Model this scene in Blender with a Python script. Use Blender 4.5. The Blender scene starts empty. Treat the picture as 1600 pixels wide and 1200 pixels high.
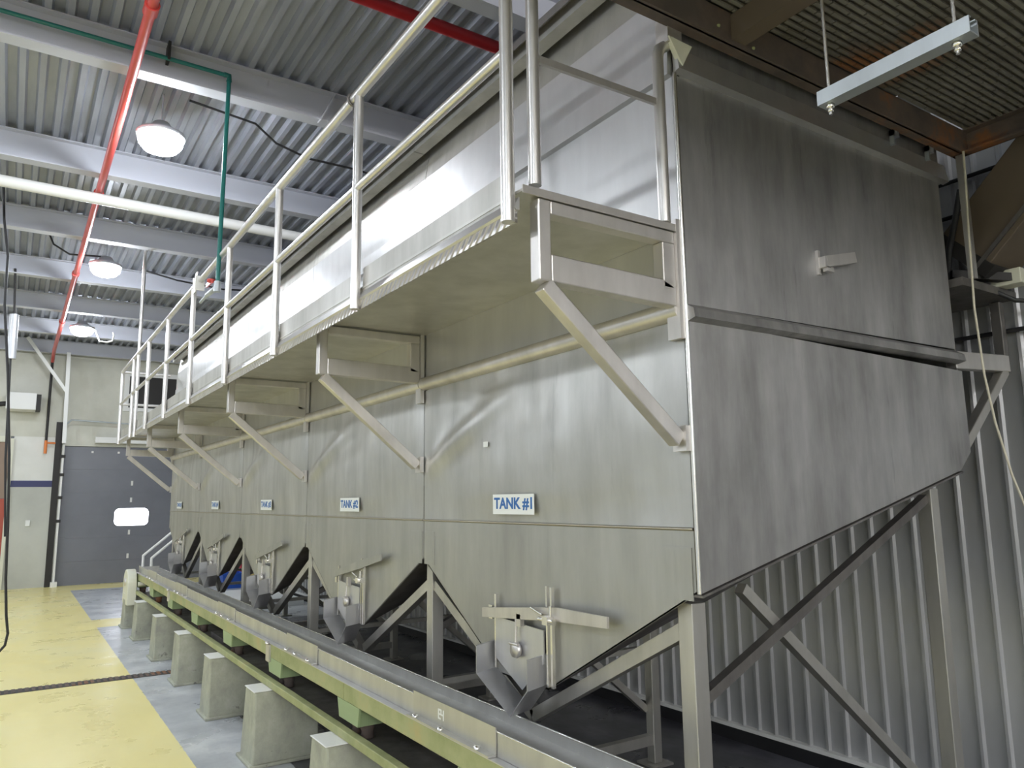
import bpy, bmesh, math, random
from mathutils import Vector, Matrix
random.seed(7)
C = bpy.context.scene.collection
H = 1.65                      # eye height: all z below are given relative to the eye, the floor is at -H
FL = -H

# ------------------------------------------------------------------ materials
def mat(name, base=(.5, .5, .5), rough=.5, metal=0.0, spec=.5, emit=None, es=0.0):
    m = bpy.data.materials.new(name); m.use_nodes = True
    b = m.node_tree.nodes['Principled BSDF']
    b.inputs['Base Color'].default_value = (*base, 1)
    b.inputs['Roughness'].default_value = rough
    b.inputs['Metallic'].default_value = metal
    b.inputs['Specular IOR Level'].default_value = spec
    if emit:
        b.inputs['Emission Color'].default_value = (*emit, 1)
        b.inputs['Emission Strength'].default_value = es
    return m

class NB:
    """small node-graph helper"""
    def __init__(s, m):
        s.m = m; s.t = m.node_tree; s.b = s.t.nodes['Principled BSDF']
    def new(s, typ, **kw):
        n = s.t.nodes.new(typ)
        for k, v in kw.items():
            if hasattr(n, k): setattr(n, k, v)
            else: n.inputs[k].default_value = v
        return n
    def link(s, a, b): s.t.links.new(a, b)
    def coord(s, scale=(1, 1, 1), obj=False):
        tc = s.new('ShaderNodeTexCoord'); mp = s.new('ShaderNodeMapping')
        mp.inputs['Scale'].default_value = scale
        if obj: s.link(tc.outputs['Object'], mp.inputs['Vector'])
        else:
            g = s.new('ShaderNodeNewGeometry'); s.link(g.outputs['Position'], mp.inputs['Vector'])
        return mp.outputs['Vector']
    def noise(s, scale, detail=4, rough=.55, vec=None):
        n = s.new('ShaderNodeTexNoise'); n.inputs['Scale'].default_value = scale
        n.inputs['Detail'].default_value = detail; n.inputs['Roughness'].default_value = rough
        if vec: s.link(vec, n.inputs['Vector'])
        return n.outputs['Fac']
    def ramp(s, fac, stops):
        r = s.new('ShaderNodeValToRGB'); e = r.color_ramp.elements
        while len(e) < len(stops): e.new(.5)
        for el, (p, c) in zip(e, stops):
            el.position = p; el.color = (*c, 1) if len(c) == 3 else c
        s.link(fac, r.inputs['Fac']); return r.outputs['Color']
    def mix(s, fac, a, b, mode='MIX'):
        n = s.new('ShaderNodeMix', data_type='RGBA', blend_type=mode)
        for v, i in ((fac, 0), (a, 6), (b, 7)):
            if hasattr(v, 'links'): s.link(v, n.inputs[i])
            elif isinstance(v, (int, float)): n.inputs[i].default_value = v
            else: n.inputs[i].default_value = (*v, 1)
        return n.outputs[2]
    def math(s, op, a, b=0.0, c=None):
        n = s.new('ShaderNodeMath', operation=op)
        for i, v in enumerate((a, b) if c is None else (a, b, c)):
            if hasattr(v, 'links'): s.link(v, n.inputs[i])
            else: n.inputs[i].default_value = v
        return n.outputs[0]
    def bump(s, h, strength=.2, dist=.02):
        n = s.new('ShaderNodeBump'); n.inputs['Strength'].default_value = strength
        n.inputs['Distance'].default_value = dist
        s.link(h, n.inputs['Height']); s.link(n.outputs['Normal'], s.b.inputs['Normal'])

def steel(name, lo, hi, r0, r1, dents=0.0, stain=.0, metal=.82):
    m = mat(name, hi, r0, metal); n = NB(m)
    streak = n.noise(6, 5, .6, n.coord((1.3, 1.3, .22)))
    cloud = n.noise(2.2, 6, .6, n.coord((1, 1, .7)))
    mixf = n.math('ADD', n.math('MULTIPLY', streak, .55), n.math('MULTIPLY', cloud, .45))
    col = n.ramp(mixf, [(.32, lo), (.66, hi)])
    if stain:
        sp = n.noise(9, 6, .7, n.coord((1, 1, .12)))
        dk = n.ramp(sp, [(.60, (0, 0, 0)), (.74, (1, 1, 1))])
        col = n.mix(n.math('MULTIPLY', dk, stain), col, tuple(c * .42 for c in lo))
    n.link(col, n.b.inputs['Base Color'])
    rr = n.new('ShaderNodeMapRange'); n.link(mixf, rr.inputs[0])
    rr.inputs[1].default_value = .35; rr.inputs[2].default_value = .65
    rr.inputs[3].default_value = r1; rr.inputs[4].default_value = r0
    n.link(rr.outputs[0], n.b.inputs['Roughness'])
    if dents:
        h = n.noise(2.4, 2, .45, n.coord((1, 1, .8)))
        n.bump(h, dents, .06)
    return m

M = {}
M['tank']   = steel('stainless_tank_sheet', (.39, .387, .37), (.55, .547, .527), .36, .50, .35, .38)
M['hopper'] = steel('stainless_hopper_sheet', (.36, .358, .335), (.485, .483, .455), .42, .54, .18, .22)
M['upper']  = steel('stainless_upper_sheet', (.54, .535, .53), (.65, .645, .64), .35, .42, .04, .05)
M['endsh']  = steel('stainless_end_sheet', (.25, .245, .24), (.53, .523, .515), .40, .52, .10, .55)
M['frame']  = steel('stainless_square_tube', (.52, .50, .475), (.72, .69, .66), .34, .46)
M['tube']   = steel('stainless_round_tube', (.62, .60, .57), (.78, .76, .74), .28, .38)
M['leg']    = steel('stainless_leg_tube', (.40, .39, .355), (.58, .565, .53), .38, .5)
M['dark_shade_steel']  = steel('shade_darkened_steel', (.13, .12, .115), (.27, .255, .24), .45, .6)  # brace and underside steel with shade put into its colour; also plain dark parts
M['soffit'] = steel('stainless_walkway_sheet', (.46, .455, .42), (.60, .59, .55), .38, .5)
M['spout']  = steel('galvanised_spout_sheet', (.52, .52, .53), (.66, .66, .68), .34, .46)
M['pan']    = steel('conveyor_pan_steel', (.46, .455, .44), (.60, .60, .58), .36, .48)
M['shiny']  = mat('bright_weld_steel', (.82, .80, .76), .25, 1)
M['weld']   = mat('weld_bead', (.42, .39, .33), .4, 1)
M['rust']   = mat('rusty_channel_steel', (.2, .13, .1), .75, .35)
n = NB(M['rust'])
f = n.noise(3.2, 7, .65, n.coord((1, 1, 1)))
n.link(n.ramp(f, [(.40, (.115, .095, .085)), (.54, (.165, .125, .105)), (.62, (.26, .13, .07)), (.72, (.36, .14, .05))]), n.b.inputs['Base Color'])
M['grate']  = mat('dull_grating_bar', (.30, .28, .24), .6, .3)
n = NB(M['grate'])
f = n.noise(1.5, 6, .6, n.coord())
n.link(n.ramp(f, [(.42, (.27, .262, .235)), (.56, (.18, .168, .142)), (.66, (.28, .13, .06))]), n.b.inputs['Base Color'])
M['plank']  = mat('light_block_dark', (.16, .145, .125), .85)  # dark sheet for the plate that blocks light through the grating
M['brown']  = mat('brown_chute_paint', (.13, .10, .07), .6)
M['dark']   = mat('dark_iron', (.035, .033, .032), .6, .3)
M['rubber'] = mat('black_rubber', (.02, .02, .022), .55)
M['galv']   = steel('galvanised_strut', (.42, .45, .47), (.56, .60, .62), .42, .55)
M['white']  = mat('white_paint', (.80, .80, .78), .4)
M['cream']  = mat('cream_guard_paint', (.70, .70, .58), .45)
M['rope']   = mat('natural_rope', (.62, .58, .46), .8)
M['red']    = mat('red_pipe_paint', (.62, .075, .065), .28)
M['dred']   = mat('dark_red_pipe_paint', (.40, .02, .025), .35)
M['green']  = mat('teal_green_pipe_paint', (.015, .16, .145), .3)
M['blue']   = mat('navy_stripe_paint', (.035, .04, .13), .5)
M['orange'] = mat('orange_pipe_end', (.75, .22, .05), .45)
M['lblue']  = mat('label_blue_ink', (.03, .14, .42), .5)
M['label']  = mat('label_white_vinyl', (.84, .86, .84), .35)
M['pbeam']  = mat('roof_beam_grey_paint', (.54, .55, .61), .5)
M['deck']   = mat('grey_roof_deck', (.40, .41, .45), .5, .25)
n = NB(M['deck'])
f = n.noise(1.6, 5, .6, n.coord((2.5, .35, 1)))
n.link(n.ramp(f, [(.35, (.29, .31, .36)), (.65, (.42, .44, .505))]), n.b.inputs['Base Color'])
M['gpaint'] = mat('pale_green_beam_paint', (.50, .52, .27), .5)
n = NB(M['gpaint'])
f = n.noise(4, 6, .65, n.coord())
n.link(n.ramp(f, [(.36, (.27, .30, .13)), (.56, (.37, .385, .19)), (.70, (.42, .37, .17))]), n.b.inputs['Base Color'])
M['gbrack'] = mat('mint_green_bracket_paint', (.30, .39, .21), .45)
M['gpier']  = mat('painted_concrete_pier', (.6, .62, .48), .7)
n = NB(M['gpier'])
f = n.noise(7, 7, .7, n.coord((1, 1, .8)))
sep = n.new('ShaderNodeSeparateXYZ'); n.link(n.new('ShaderNodeNewGeometry').outputs['Position'], sep.inputs[0])
base = n.ramp(f, [(.34, (.31, .31, .26)), (.55, (.40, .41, .32)), (.72, (.48, .48, .41))])
chip = n.ramp(n.noise(11, 7, .75, n.coord()), [(.60, (0, 0, 0)), (.66, (1, 1, 1))])
low = n.math('SUBTRACT', 1.0, n.math('MULTIPLY', sep.outputs[2], 3.2))
low = n.math('MAXIMUM', low, .0)
base = n.mix(n.math('MULTIPLY', chip, low), base, (.16, .155, .14))
n.link(base, n.b.inputs['Base Color']); n.bump(f, .25, .01)

# wall paints
def wallmat(name, cols, block=True):
    m = mat(name, cols[1], .6); n = NB(m)
    f = n.noise(.9, 6, .6, n.coord())
    n.link(n.ramp(f, [(.36, cols[0]), (.62, cols[1])]), n.b.inputs['Base Color'])
    if block:
        br = n.new('ShaderNodeTexBrick'); br.inputs['Scale'].default_value = 1
        br.inputs['Brick Width'].default_value = .4; br.inputs['Row Height'].default_value = .2
        br.inputs['Mortar Size'].default_value = .006
        g = n.new('ShaderNodeNewGeometry'); s = n.new('ShaderNodeSeparateXYZ'); cb = n.new('ShaderNodeCombineXYZ')
        n.link(g.outputs['Position'], s.inputs[0])
        n.link(n.math('ADD', s.outputs[0], s.outputs[1]), cb.inputs[0]); n.link(s.outputs[2], cb.inputs[1])
        n.link(cb.outputs[0], br.inputs['Vector'])
        n.bump(br.outputs['Fac'], -.25, .008)
    return m
M['cwall'] = wallmat('cream_block_wall', ((.55, .545, .47), (.68, .675, .60)))
M['wwall'] = wallmat('white_block_wall', ((.72, .72, .68), (.82, .82, .79)))
M['gwall'] = wallmat('grey_green_block_wall', ((.46, .47, .43), (.56, .57, .52)))
M['plain'] = wallmat('pale_plant_wall', ((.60, .60, .57), (.70, .70, .67)), False)
M['corr']  = mat('corrugated_wall_sheet', (.55, .56, .57), .36, .55)
n = NB(M['corr'])
f = n.noise(2, 5, .6, n.coord((1, 1, .3)))
n.link(n.ramp(f, [(.35, (.46, .465, .47)), (.65, (.58, .585, .595))]), n.b.inputs['Base Color'])
M['curb']  = mat('black_wall_curb', (.012, .012, .014), .5)
M['door']  = mat('slate_dock_door', (.15, .16, .19), .45)
n = NB(M['door'])
f = n.noise(1.6, 4, .6, n.coord())
n.link(n.ramp(f, [(.3, (.175, .182, .212)), (.7, (.205, .213, .245))]), n.b.inputs['Base Color'])
M['brick'] = mat('brown_rollup_panel', (.30, .22, .17), .7)
M['brick2'] = mat('red_panel', (.42, .09, .06), .6)
M['day']   = mat('daylit_window_pane', (.9, .9, .95), .2, emit=(.88, .90, 1.0), es=7.0)
M['assumed_glow']   = mat('assumed_window_glow', (.9, .9, .95), .2, emit=(1.0, .98, .96), es=52.0)  # glow of the assumed windows, added as light from behind the camera
M['lamp']  = mat('lamp_diffuser', (1, 1, 1), .3, emit=(.87, .93, 1.0), es=165.0)
M['lampc'] = mat('lamp_casing', (.55, .56, .58), .4, .5)

# tread plate
M['tread'] = steel('tread_plate', (.46, .44, .42), (.62, .60, .575), .34, .45)
n = NB(M['tread'])
w1 = n.new('ShaderNodeTexWave', bands_direction='DIAGONAL'); w1.inputs['Scale'].default_value = 15
w1.inputs['Distortion'].default_value = 0
n.link(n.coord((0, 1, 1)), w1.inputs['Vector'])
n.bump(w1.outputs['Fac'], 1.0, .012)

# floor
M['floor'] = mat('painted_concrete_floor', (.5, .5, .5), .3)
n = NB(M['floor'])
g = n.new('ShaderNodeNewGeometry'); s = n.new('ShaderNodeSeparateXYZ'); n.link(g.outputs['Position'], s.inputs[0])
X, Y = s.outputs[0], s.outputs[1]
wob = n.math('MULTIPLY', n.math('SUBTRACT', n.noise(9, 3, .5, n.coord()), .5), .02)
Xw = n.math('ADD', X, wob)
def between(v, a, b):
    return n.math('MULTIPLY', n.math('GREATER_THAN', v, a), n.math('LESS_THAN', v, b))
yel = n.math('MULTIPLY', n.math('LESS_THAN', Xw, 1.105), n.math('GREATER_THAN', Xw, -2.4))
yel = n.math('MAXIMUM', yel, n.math('GREATER_THAN', Y, 17.35))
yel = n.math('MAXIMUM', yel, n.math('MULTIPLY', between(Y, 11.95, 12.75), n.math('LESS_THAN', X, 2.6)))
cl = n.noise(1.1, 6, .6, n.coord((1, .5, 1)))
ycol = n.ramp(cl, [(.32, (.86, .75, .30)), (.5, (.92, .81, .35)), (.68, (.91, .83, .42))])
scuff = n.ramp(n.noise(3.2, 7, .72, n.coord((.45, 2.6, 1))), [(.62, (0, 0, 0)), (.72, (1, 1, 1))])
ycol = n.mix(n.math('MULTIPLY', scuff, .22), ycol, (.74, .74, .52))
dirt = n.ramp(n.noise(5.0, 5, .6, n.coord((.6, 2.2, 1))), [(.74, (0, 0, 0)), (.79, (1, 1, 1))])
ycol = n.mix(n.math('MULTIPLY', dirt, .28), ycol, (.34, .30, .16))
gcol = n.ramp(n.noise(1.5, 7, .65, n.coord()), [(.36, (.38, .40, .43)), (.52, (.52, .54, .56)), (.64, (.66, .68, .69))])
pow_ = n.ramp(n.noise(2.8, 8, .75, n.coord((1, .8, 1))), [(.54, (0, 0, 0)), (.66, (1, 1, 1))])
gcol = n.mix(n.math('MULTIPLY', pow_, .7), gcol, (.74, .75, .74))
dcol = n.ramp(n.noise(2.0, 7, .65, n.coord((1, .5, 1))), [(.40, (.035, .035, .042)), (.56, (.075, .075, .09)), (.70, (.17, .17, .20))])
und = n.math('MULTIPLY', n.math('GREATER_THAN', Xw, 1.62), n.math('LESS_THAN', Y, 11.2))  # dark coating under the tanks, some of their shade painted into it
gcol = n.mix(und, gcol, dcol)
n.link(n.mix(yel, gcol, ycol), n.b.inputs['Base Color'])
rg = n.ramp(n.noise(2.2, 5, .6, n.coord()), [(.3, (.22, .22, .22)), (.7, (.42, .42, .42))])
n.link(rg, n.b.inputs['Roughness'])

# ------------------------------------------------------------------ mesh builder
class MB:
    def __init__(s): s.v = []; s.f = []; s.sm = []
    def add(s, vs, fs, smooth=False):
        o = len(s.v); s.v += [Vector(v) for v in vs]
        for f in fs: s.f.append([o + i for i in f]); s.sm.append(smooth)
        return s
    def box(s, x0, x1, y0, y1, z0, z1):
        vs = [(x, y, z) for x in (x0, x1) for y in (y0, y1) for z in (z0, z1)]
        return s.add(vs, [(0, 1, 3, 2), (4, 6, 7, 5), (0, 4, 5, 1), (2, 3, 7, 6), (0, 2, 6, 4), (1, 5, 7, 3)])
    def bar(s, p, q, w, h, up=(0, 0, 1)):
        p, q, up = Vector(p), Vector(q), Vector(up)
        d = (q - p).normalized(); a = d.cross(up).normalized() * (w / 2); b = a.cross(d).normalized() * (h / 2)
        vs = [c + sa * a + sb * b for c in (p, q) for sa, sb in ((-1, -1), (1, -1), (1, 1), (-1, 1))]
        return s.add(vs, [(0, 1, 2, 3), (7, 6, 5, 4), (0, 4, 5, 1), (1, 5, 6, 2), (2, 6, 7, 3), (3, 7, 4, 0)])
    def poly(s, pts, vec):
        """planar outline pushed along vec"""
        vec = Vector(vec); k = len(pts); a = [Vector(p) for p in pts]
        vs = a + [p + vec for p in a]
        fs = [tuple(range(k))[::-1], tuple(range(k, 2 * k))] + [(i, (i + 1) % k, k + (i + 1) % k, k + i) for i in range(k)]
        return s.add(vs, fs)
    def tube(s, pts, r, n=12, caps=True):
        P = [Vector(p) for p in pts]; k = len(P); rings = []
        t0 = (P[1] - P[0]).normalized()
        ref = Vector((0, 0, 1)) if abs(t0.z) < .9 else Vector((1, 0, 0))
        a = t0.cross(ref).normalized()
        for i in range(k):
            if i == 0: t = t0
            elif i == k - 1: t = (P[i] - P[i - 1]).normalized()
            else: t = ((P[i] - P[i - 1]).normalized() + (P[i + 1] - P[i]).normalized()).normalized()
            a = (a - t * a.dot(t)).normalized(); b = t.cross(a)
            sc = 1.0
            if 0 < i < k - 1:
                cs = t.dot((P[i] - P[i - 1]).normalized()); sc = 1 / max(cs, .6)
            rr = r[i] if isinstance(r, (list, tuple)) else r
            rings.append([P[i] + rr * (math.cos(2 * math.pi * j / n) * a + math.sin(2 * math.pi * j / n) * b) for j in range(n)])
        vs = [v for ring in rings for v in ring]
        fs = [(i * n + j, i * n + (j + 1) % n, (i + 1) * n + (j + 1) % n, (i + 1) * n + j) for i in range(k - 1) for j in range(n)]
        s.add(vs, fs, True)
        if caps:
            s.add(rings[0], [tuple(range(n))[::-1]]); s.add(rings[-1], [tuple(range(n))])
        return s
    def lathe(s, prof, c, n=24, axis='z'):
        vs = []; k = len(prof)
        for r, z in prof:
            for j in range(n):
                a = 2 * math.pi * j / n
                if axis == 'z': vs.append((c[0] + r * math.cos(a), c[1] + r * math.sin(a), c[2] + z))
                else: vs.append((c[0] + z, c[1] + r * math.cos(a), c[2] + r * math.sin(a)))
        fs = [(i * n + j, i * n + (j + 1) % n, (i + 1) * n + (j + 1) % n, (i + 1) * n + j) for i in range(k - 1) for j in range(n)]
        s.add(vs, fs, True); return s
    def grid(s, fn, nu, nv, smooth=True):
        vs = [fn(i / nu, j / nv) for i in range(nu + 1) for j in range(nv + 1)]
        fs = [(i * (nv + 1) + j, (i + 1) * (nv + 1) + j, (i + 1) * (nv + 1) + j + 1, i * (nv + 1) + j + 1) for i in range(nu) for j in range(nv)]
        return s.add(vs, fs, smooth)
    def mesh(s, name, material, origin=(0, 0, 0)):
        me = bpy.data.meshes.new(name); o = Vector(origin)
        me.from_pydata([v - o for v in s.v], [], s.f)
        for p, sm in zip(me.polygons, s.sm): p.use_smooth = sm
        bm = bmesh.new(); bm.from_mesh(me); bmesh.ops.recalc_face_normals(bm, faces=bm.faces); bm.to_mesh(me); bm.free()
        me.materials.append(material); return me

def link(o): C.objects.link(o); return o
class Thing:
    """an Empty at the thing's base that parents its parts; part meshes are kept in its own frame"""
    def __init__(s, name, label, cat, base, group=None):
        s.base = Vector(base)
        o = link(bpy.data.objects.new(name, None)); o.empty_display_size = .1
        o.location = s.base + Vector((0, 0, H)); o['label'] = label; o['category'] = cat
        o['kind'] = 'thing'
        if group: o['group'] = group
        s.o = o
    def part(s, name, mb, material, parent=None, bevel=0, label=None, solid=0):
        o = link(bpy.data.objects.new(name, mb.mesh(name, material, s.base)))
        o.parent = parent or s.o
        if label: o['label'] = label
        finish(o, bevel, solid); return o
def finish(o, bevel, solid):
    if solid:
        m = o.modifiers.new('Solidify', 'SOLIDIFY'); m.thickness = solid; m.offset = 0
    if bevel:
        m = o.modifiers.new('Bevel', 'BEVEL'); m.width = bevel; m.segments = 2; m.limit_method = 'ANGLE'; m.angle_limit = math.radians(50)
def single(name, mb, material, label, cat, group=None, bevel=0, solid=0):
    base = mb.v[0].copy()
    o = link(bpy.data.objects.new(name, mb.mesh(name, material, base))); o.location = base + Vector((0, 0, H))
    o['label'] = label; o['category'] = cat; o['kind'] = 'thing'
    if group: o['group'] = group
    finish(o, bevel, solid); return o
def struct(name, mb, material, parent=None, bevel=0):
    o = link(bpy.data.objects.new(name, mb.mesh(name, material)))
    if parent: o.parent = parent
    else: o.location = (0, 0, H); o['kind'] = 'structure'
    finish(o, bevel, 0); return o
def copy_thing(src, shift, label=None, skip=()):
    """copy an Empty with its parts and sub-parts"""
    r = src.copy(); C.objects.link(r); r.location = src.location + Vector(shift)
    if label: r['label'] = label
    for ch in list(src.children):
        if ch.name.split('.')[0] in skip: continue
        c = ch.copy(); C.objects.link(c); c.parent = r
        for g in list(ch.children):
            d = g.copy(); C.objects.link(d); d.parent = c
    return r
def text_mesh(body, w, h, bold=.0):
    """flat lettering as a mesh, centred, w x h, lying in local XY"""
    cu = bpy.data.curves.new('lettering', 'FONT'); cu.body = body; cu.offset = bold; cu.resolution_u = 3; cu.extrude = .004
    ob = bpy.data.objects.new('lettering', cu); C.objects.link(ob)
    dg = bpy.context.evaluated_depsgraph_get(); dg.update()
    me = bpy.data.meshes.new_from_object(ob.evaluated_get(dg))
    bpy.data.objects.remove(ob); bpy.data.curves.remove(cu)
    xs = [v.co.x for v in me.vertices]; ys = [v.co.y for v in me.vertices]
    cx, cy = (min(xs) + max(xs)) / 2, (min(ys) + max(ys)) / 2
    sx, sy = w / (max(xs) - min(xs)), h / (max(ys) - min(ys))
    for v in me.vertices: v.co = Vector(((v.co.x - cx) * sx, (v.co.y - cy) * sy, v.co.z * .12))
    return me

# ------------------------------------------------------------------ setting
XW, YF, XL, YB = 4.30, 18.40, -10.0, -9.0      # right wall, far wall, left wall, wall behind
ZD = 3.40                                     # underside of the roof deck
mb = MB().box(XL - .3, XW + .3, YB - .3, YF + .3, FL - .2, FL); struct('floor', mb, M['floor'])

# roof deck: trapezoid flutes running along the hall
mb = MB(); P = .137; prof = []
x = XL - .05
while x < XW + .25:
    prof += [(x, 0), (x + .042, 0), (x + .058, .045), (x + .120, .045)]; x += P
lo = [(a, YB - .1, ZD + b) for a, b in prof]; hi = [(a, YF + .15, ZD + b) for a, b in prof]
k = len(prof)
mb.add(lo + hi, [(i, i + 1, k + i + 1, k + i) for i in range(k - 1)])
deck = struct('ceiling', mb, M['deck'])
mb = MB().box(XL - .3, XW + .3, YB - .3, YF + .3, ZD + .06, ZD + .16); struct('ceiling_slab', mb, M['deck'], deck)

# right wall: ribbed sheet on a dark curb
mb = MB(); prof = []; y = YB
while y < YF + .1:
    prof += [(0, y), (0, y + .096), (.020, y + .104), (.020, y + .119)]; y += .1295
lo = [(XW - a, b, FL + .105) for a, b in prof]; hi = [(XW - a, b, ZD + .06) for a, b in prof]; k = len(prof)
mb.add(lo + hi, [(i, i + 1, k + i + 1, k + i) for i in range(k - 1)])
wr = struct('wall_right', mb, M['corr'])
struct('backing', MB().box(XW + .03, XW + .13, YB - .1, YF + .1, FL, ZD + .06), M['plain'], wr)
struct('baseboard_right', MB().box(XW - .045, XW + .03, YB, YF, FL, FL + .085), M['curb'])
struct('trim_1', MB().box(XW - .05, XW + .02, YB, YF, FL + .085, FL + .108), M['white'])

# far wall
mb = MB()
mb.box(-.02, .70, YF, YF + .2, FL, .37)                       # grey-green lower part beside the dock door
wf = struct('wall_far', mb, M['gwall'])
struct('blue_stripe', MB().box(-.02, .70, YF - .004, YF + .2, .37, .50), M['blue'], wf)
struct('upper_panel', MB().box(-.02, .70, YF, YF + .2, .50, 1.40), M['wwall'], wf)
struct('cream_panel', MB().box(XL, .70, YF, YF + .2, 1.40, ZD + .06).box(.70, XW + .1, YF, YF + .2, 1.23, ZD + .06)
       .box(XL, -.42, YF, YF + .2, FL, 1.40), M['cwall'], wf)
struct('cream_panel', MB().box(.70, .84, YF, YF + .2, FL, 1.23).box(3.95, XW + .1, YF, YF + .2, FL, 1.23), M['cwall'], wf)
struct('wall_left', MB().box(XL - .2, XL, YB, YF + .2, FL, ZD + .06), M['plain'])
struct('wall_back', MB().box(XL - .2, XW + .13, YB - .2, YB, FL, ZD + .06), M['wwall'])

# dock door
mb = MB()
for i in range(6):
    z0 = FL + i * .478; mb.box(.84, 3.95, YF + .04, YF + .09, z0 + .001, z0 + .477)
d1 = struct('door_1', mb, M['door'])
win = MB()
cx, cz, hw, hh, r = 2.23, -.275, .335, .185, .10
pts = []
for (sx, sz, a0) in ((1, 1, 0), (-1, 1, 90), (-1, -1, 180), (1, -1, 270)):
    for a in range(0, 91, 15):
        t = math.radians(a0 + a); pts.append((cx + sx * (hw - r) + r * math.cos(t), YF + .030, cz + sz * (hh - r) + r * math.sin(t)))
win.poly(pts, (0, .02, 0)); struct('window_pane', win, M['day'], d1)
ring = [(cx + (p[0] - cx) * 1.03, YF + .032, cz + (p[2] - cz) * 1.05) for p in pts]
struct('window_gasket', MB().poly(ring, (0, .014, 0)), M['rubber'], d1)
mb = MB()
for z in (1.10, .45, .09, -.60, -1.10):
    mb.box(2.2 - .02, 2.2 + .02, YF + .02, YF + .045, z - .05, z + .05)
for xx in (1.40, 1.90, 2.4): mb.box(xx - .02, xx + .02, YF + .02, YF + .045, 1.09, 1.13)
struct('roller_hinges', mb, M['white'], d1)
t = struct('trim_2', MB().box(.70, .82, YF - .05, YF + .02, FL, 1.72), M['dark'])          # dark door track
struct('track_rail', MB().box(.835, .875, YF - .10, YF - .02, FL + .1, 1.25).box(.80, .92, YF - .14, YF - .01, FL, FL + .10), M['white'], t)
mb = MB()
for z in (1.0, .62, .15, -.33): mb.box(.80, .90, YF - .115, YF - .10, z - .03, z + .03)
struct('track_bracket', mb, M['dark'], t)
struct('trim_3', MB().box(-.42, -.36, YF - .02, YF + .05, FL, 1.40).box(-.08, -.02, YF - .06, YF + .05, FL, 1.35).box(-.36, -.08, YF - .02, YF + .05, 1.28, 1.40), M['cream'])
d2 = struct('door_2', MB().box(-.36, -.08, YF + .03, YF + .08, .15, 1.28).box(-.36, -.08, YF + .03, YF + .08, FL, -1.0), M['brick'])
struct('red_panel', MB().box(-.36, -.08, YF + .025, YF + .08, -1.0, .14), M['brick2'], d2)
# dark opening with a white frame high in the far wall, seen through the walkway rail
w1 = struct('window_1', MB().box(2.02, 2.98, YF - .012, YF - .004, 2.10, 2.80), M['dark'])
struct('window_frame', MB().box(1.92, 2.02, YF - .05, YF, 2.02, 2.90).box(2.98, 3.06, YF - .05, YF, 2.02, 2.90)
       .box(2.02, 2.98, YF - .05, YF, 2.80, 2.90).box(2.02, 2.98, YF - .05, YF, 2.02, 2.10), M['white'], w1)

# assumed windows, unseen, added high in the wall behind the camera as frontal light
for k in range(4):
    xa = -4.3 + k * 1.6
    wn = struct('window_%d' % (k + 2), MB().box(xa, xa + 1.4, YB + .006, YB + .02, 2.38, 3.02), M['assumed_glow'])  # unseen added pane, set high so the upper tank end stays dark
    struct('window_frame', MB().box(xa - .06, xa, YB, YB + .05, 2.32, 3.08).box(xa + 1.4, xa + 1.46, YB, YB + .05, 2.32, 3.08)
           .box(xa, xa + 1.4, YB, YB + .05, 2.32, 2.38).box(xa, xa + 1.4, YB, YB + .05, 3.02, 3.08).box(xa + .68, xa + .72, YB, YB + .05, 2.38, 3.02), M['white'], wn)
# roof beams
beamY = [ 3.78, 5.78, 7.90, 9.97, 12.02, 14.05, 16.05, 18.12]
blab = ['grey roof beam beside the thick dark red pipe', 'grey roof beam with the teal green pipe clipped along its web',
        'grey roof beam behind the biggest round lamp', 'grey roof beam just beyond the fat white pipe', 'grey roof beam behind the middle round lamp',
        'grey roof beam between the middle and the far round lamps', 'grey roof beam behind the farthest round lamp', 'grey roof beam right against the far block wall']
for yy, lb in zip(beamY, blab):
    th = Thing('roof_beam', lb, 'beam', (XL, yy, 3.13), 'roof beams')
    x0, x1 = XL + .005, XW - .06
    th.part('web', MB().box(x0, x1, yy - .005, yy + .005, 3.142, ZD - .012), M['pbeam'])
    th.part('flange', MB().box(x0, x1, yy - .065, yy + .065, 3.13, 3.142), M['pbeam'])
    th.part('flange', MB().box(x0, x1, yy - .065, yy + .065, ZD - .012, ZD - .001), M['pbeam'])
    if yy == 5.78:
        th.part('stiffener_strap', MB().bar((2.02, yy - .085, 3.36), (1.90, yy - .085, 3.10), .012, .07, (0, 1, 0)), M['pbeam'])

# ------------------------------------------------------------------ lamps
def lamp(x, y, label, group=None):
    z = 3.0
    th = Thing('high_bay_lamp', label, 'lamp', (x, y, z), group)
    th.part('diffuser', MB().lathe([(.001, -.125), (.07, -.118), (.13, -.095), (.168, -.05), (.178, 0), (.16, .012)], (x, y, z), 20), M['lamp'])
    th.part('casing', MB().lathe([(.16, .012), (.19, .012), (.19, .04), (.10, .085), (.06, .14), (.001, .15)], (x, y, z), 20), M['lampc'])
    th.part('hanger', MB().tube([(x, y, z + .14), (x, y, ZD)], .008, 6), M['lampc'])
    return th
lamp(.828, 6.50, 'biggest and nearest of the three glowing round lamps in the row under the roof', 'glowing round lamps')
lamp(.805, 10.62, 'middle one of the three glowing round lamps in the row under the roof', 'glowing round lamps')
t3 = lamp(.825, 14.70, 'farthest glowing round lamp, with a white loop of cord hanging beside it', 'glowing round lamps')
t3.part('cord', MB().tube([(1.00, 14.7, 3.06), (1.06, 14.7, 2.93), (1.10, 14.7, 2.82), (1.22, 14.7, 2.81), (1.30, 14.7, 2.84), (1.32, 14.7, 2.95), (1.30, 14.7, 3.0)], .014, 8), M['white'])
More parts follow.
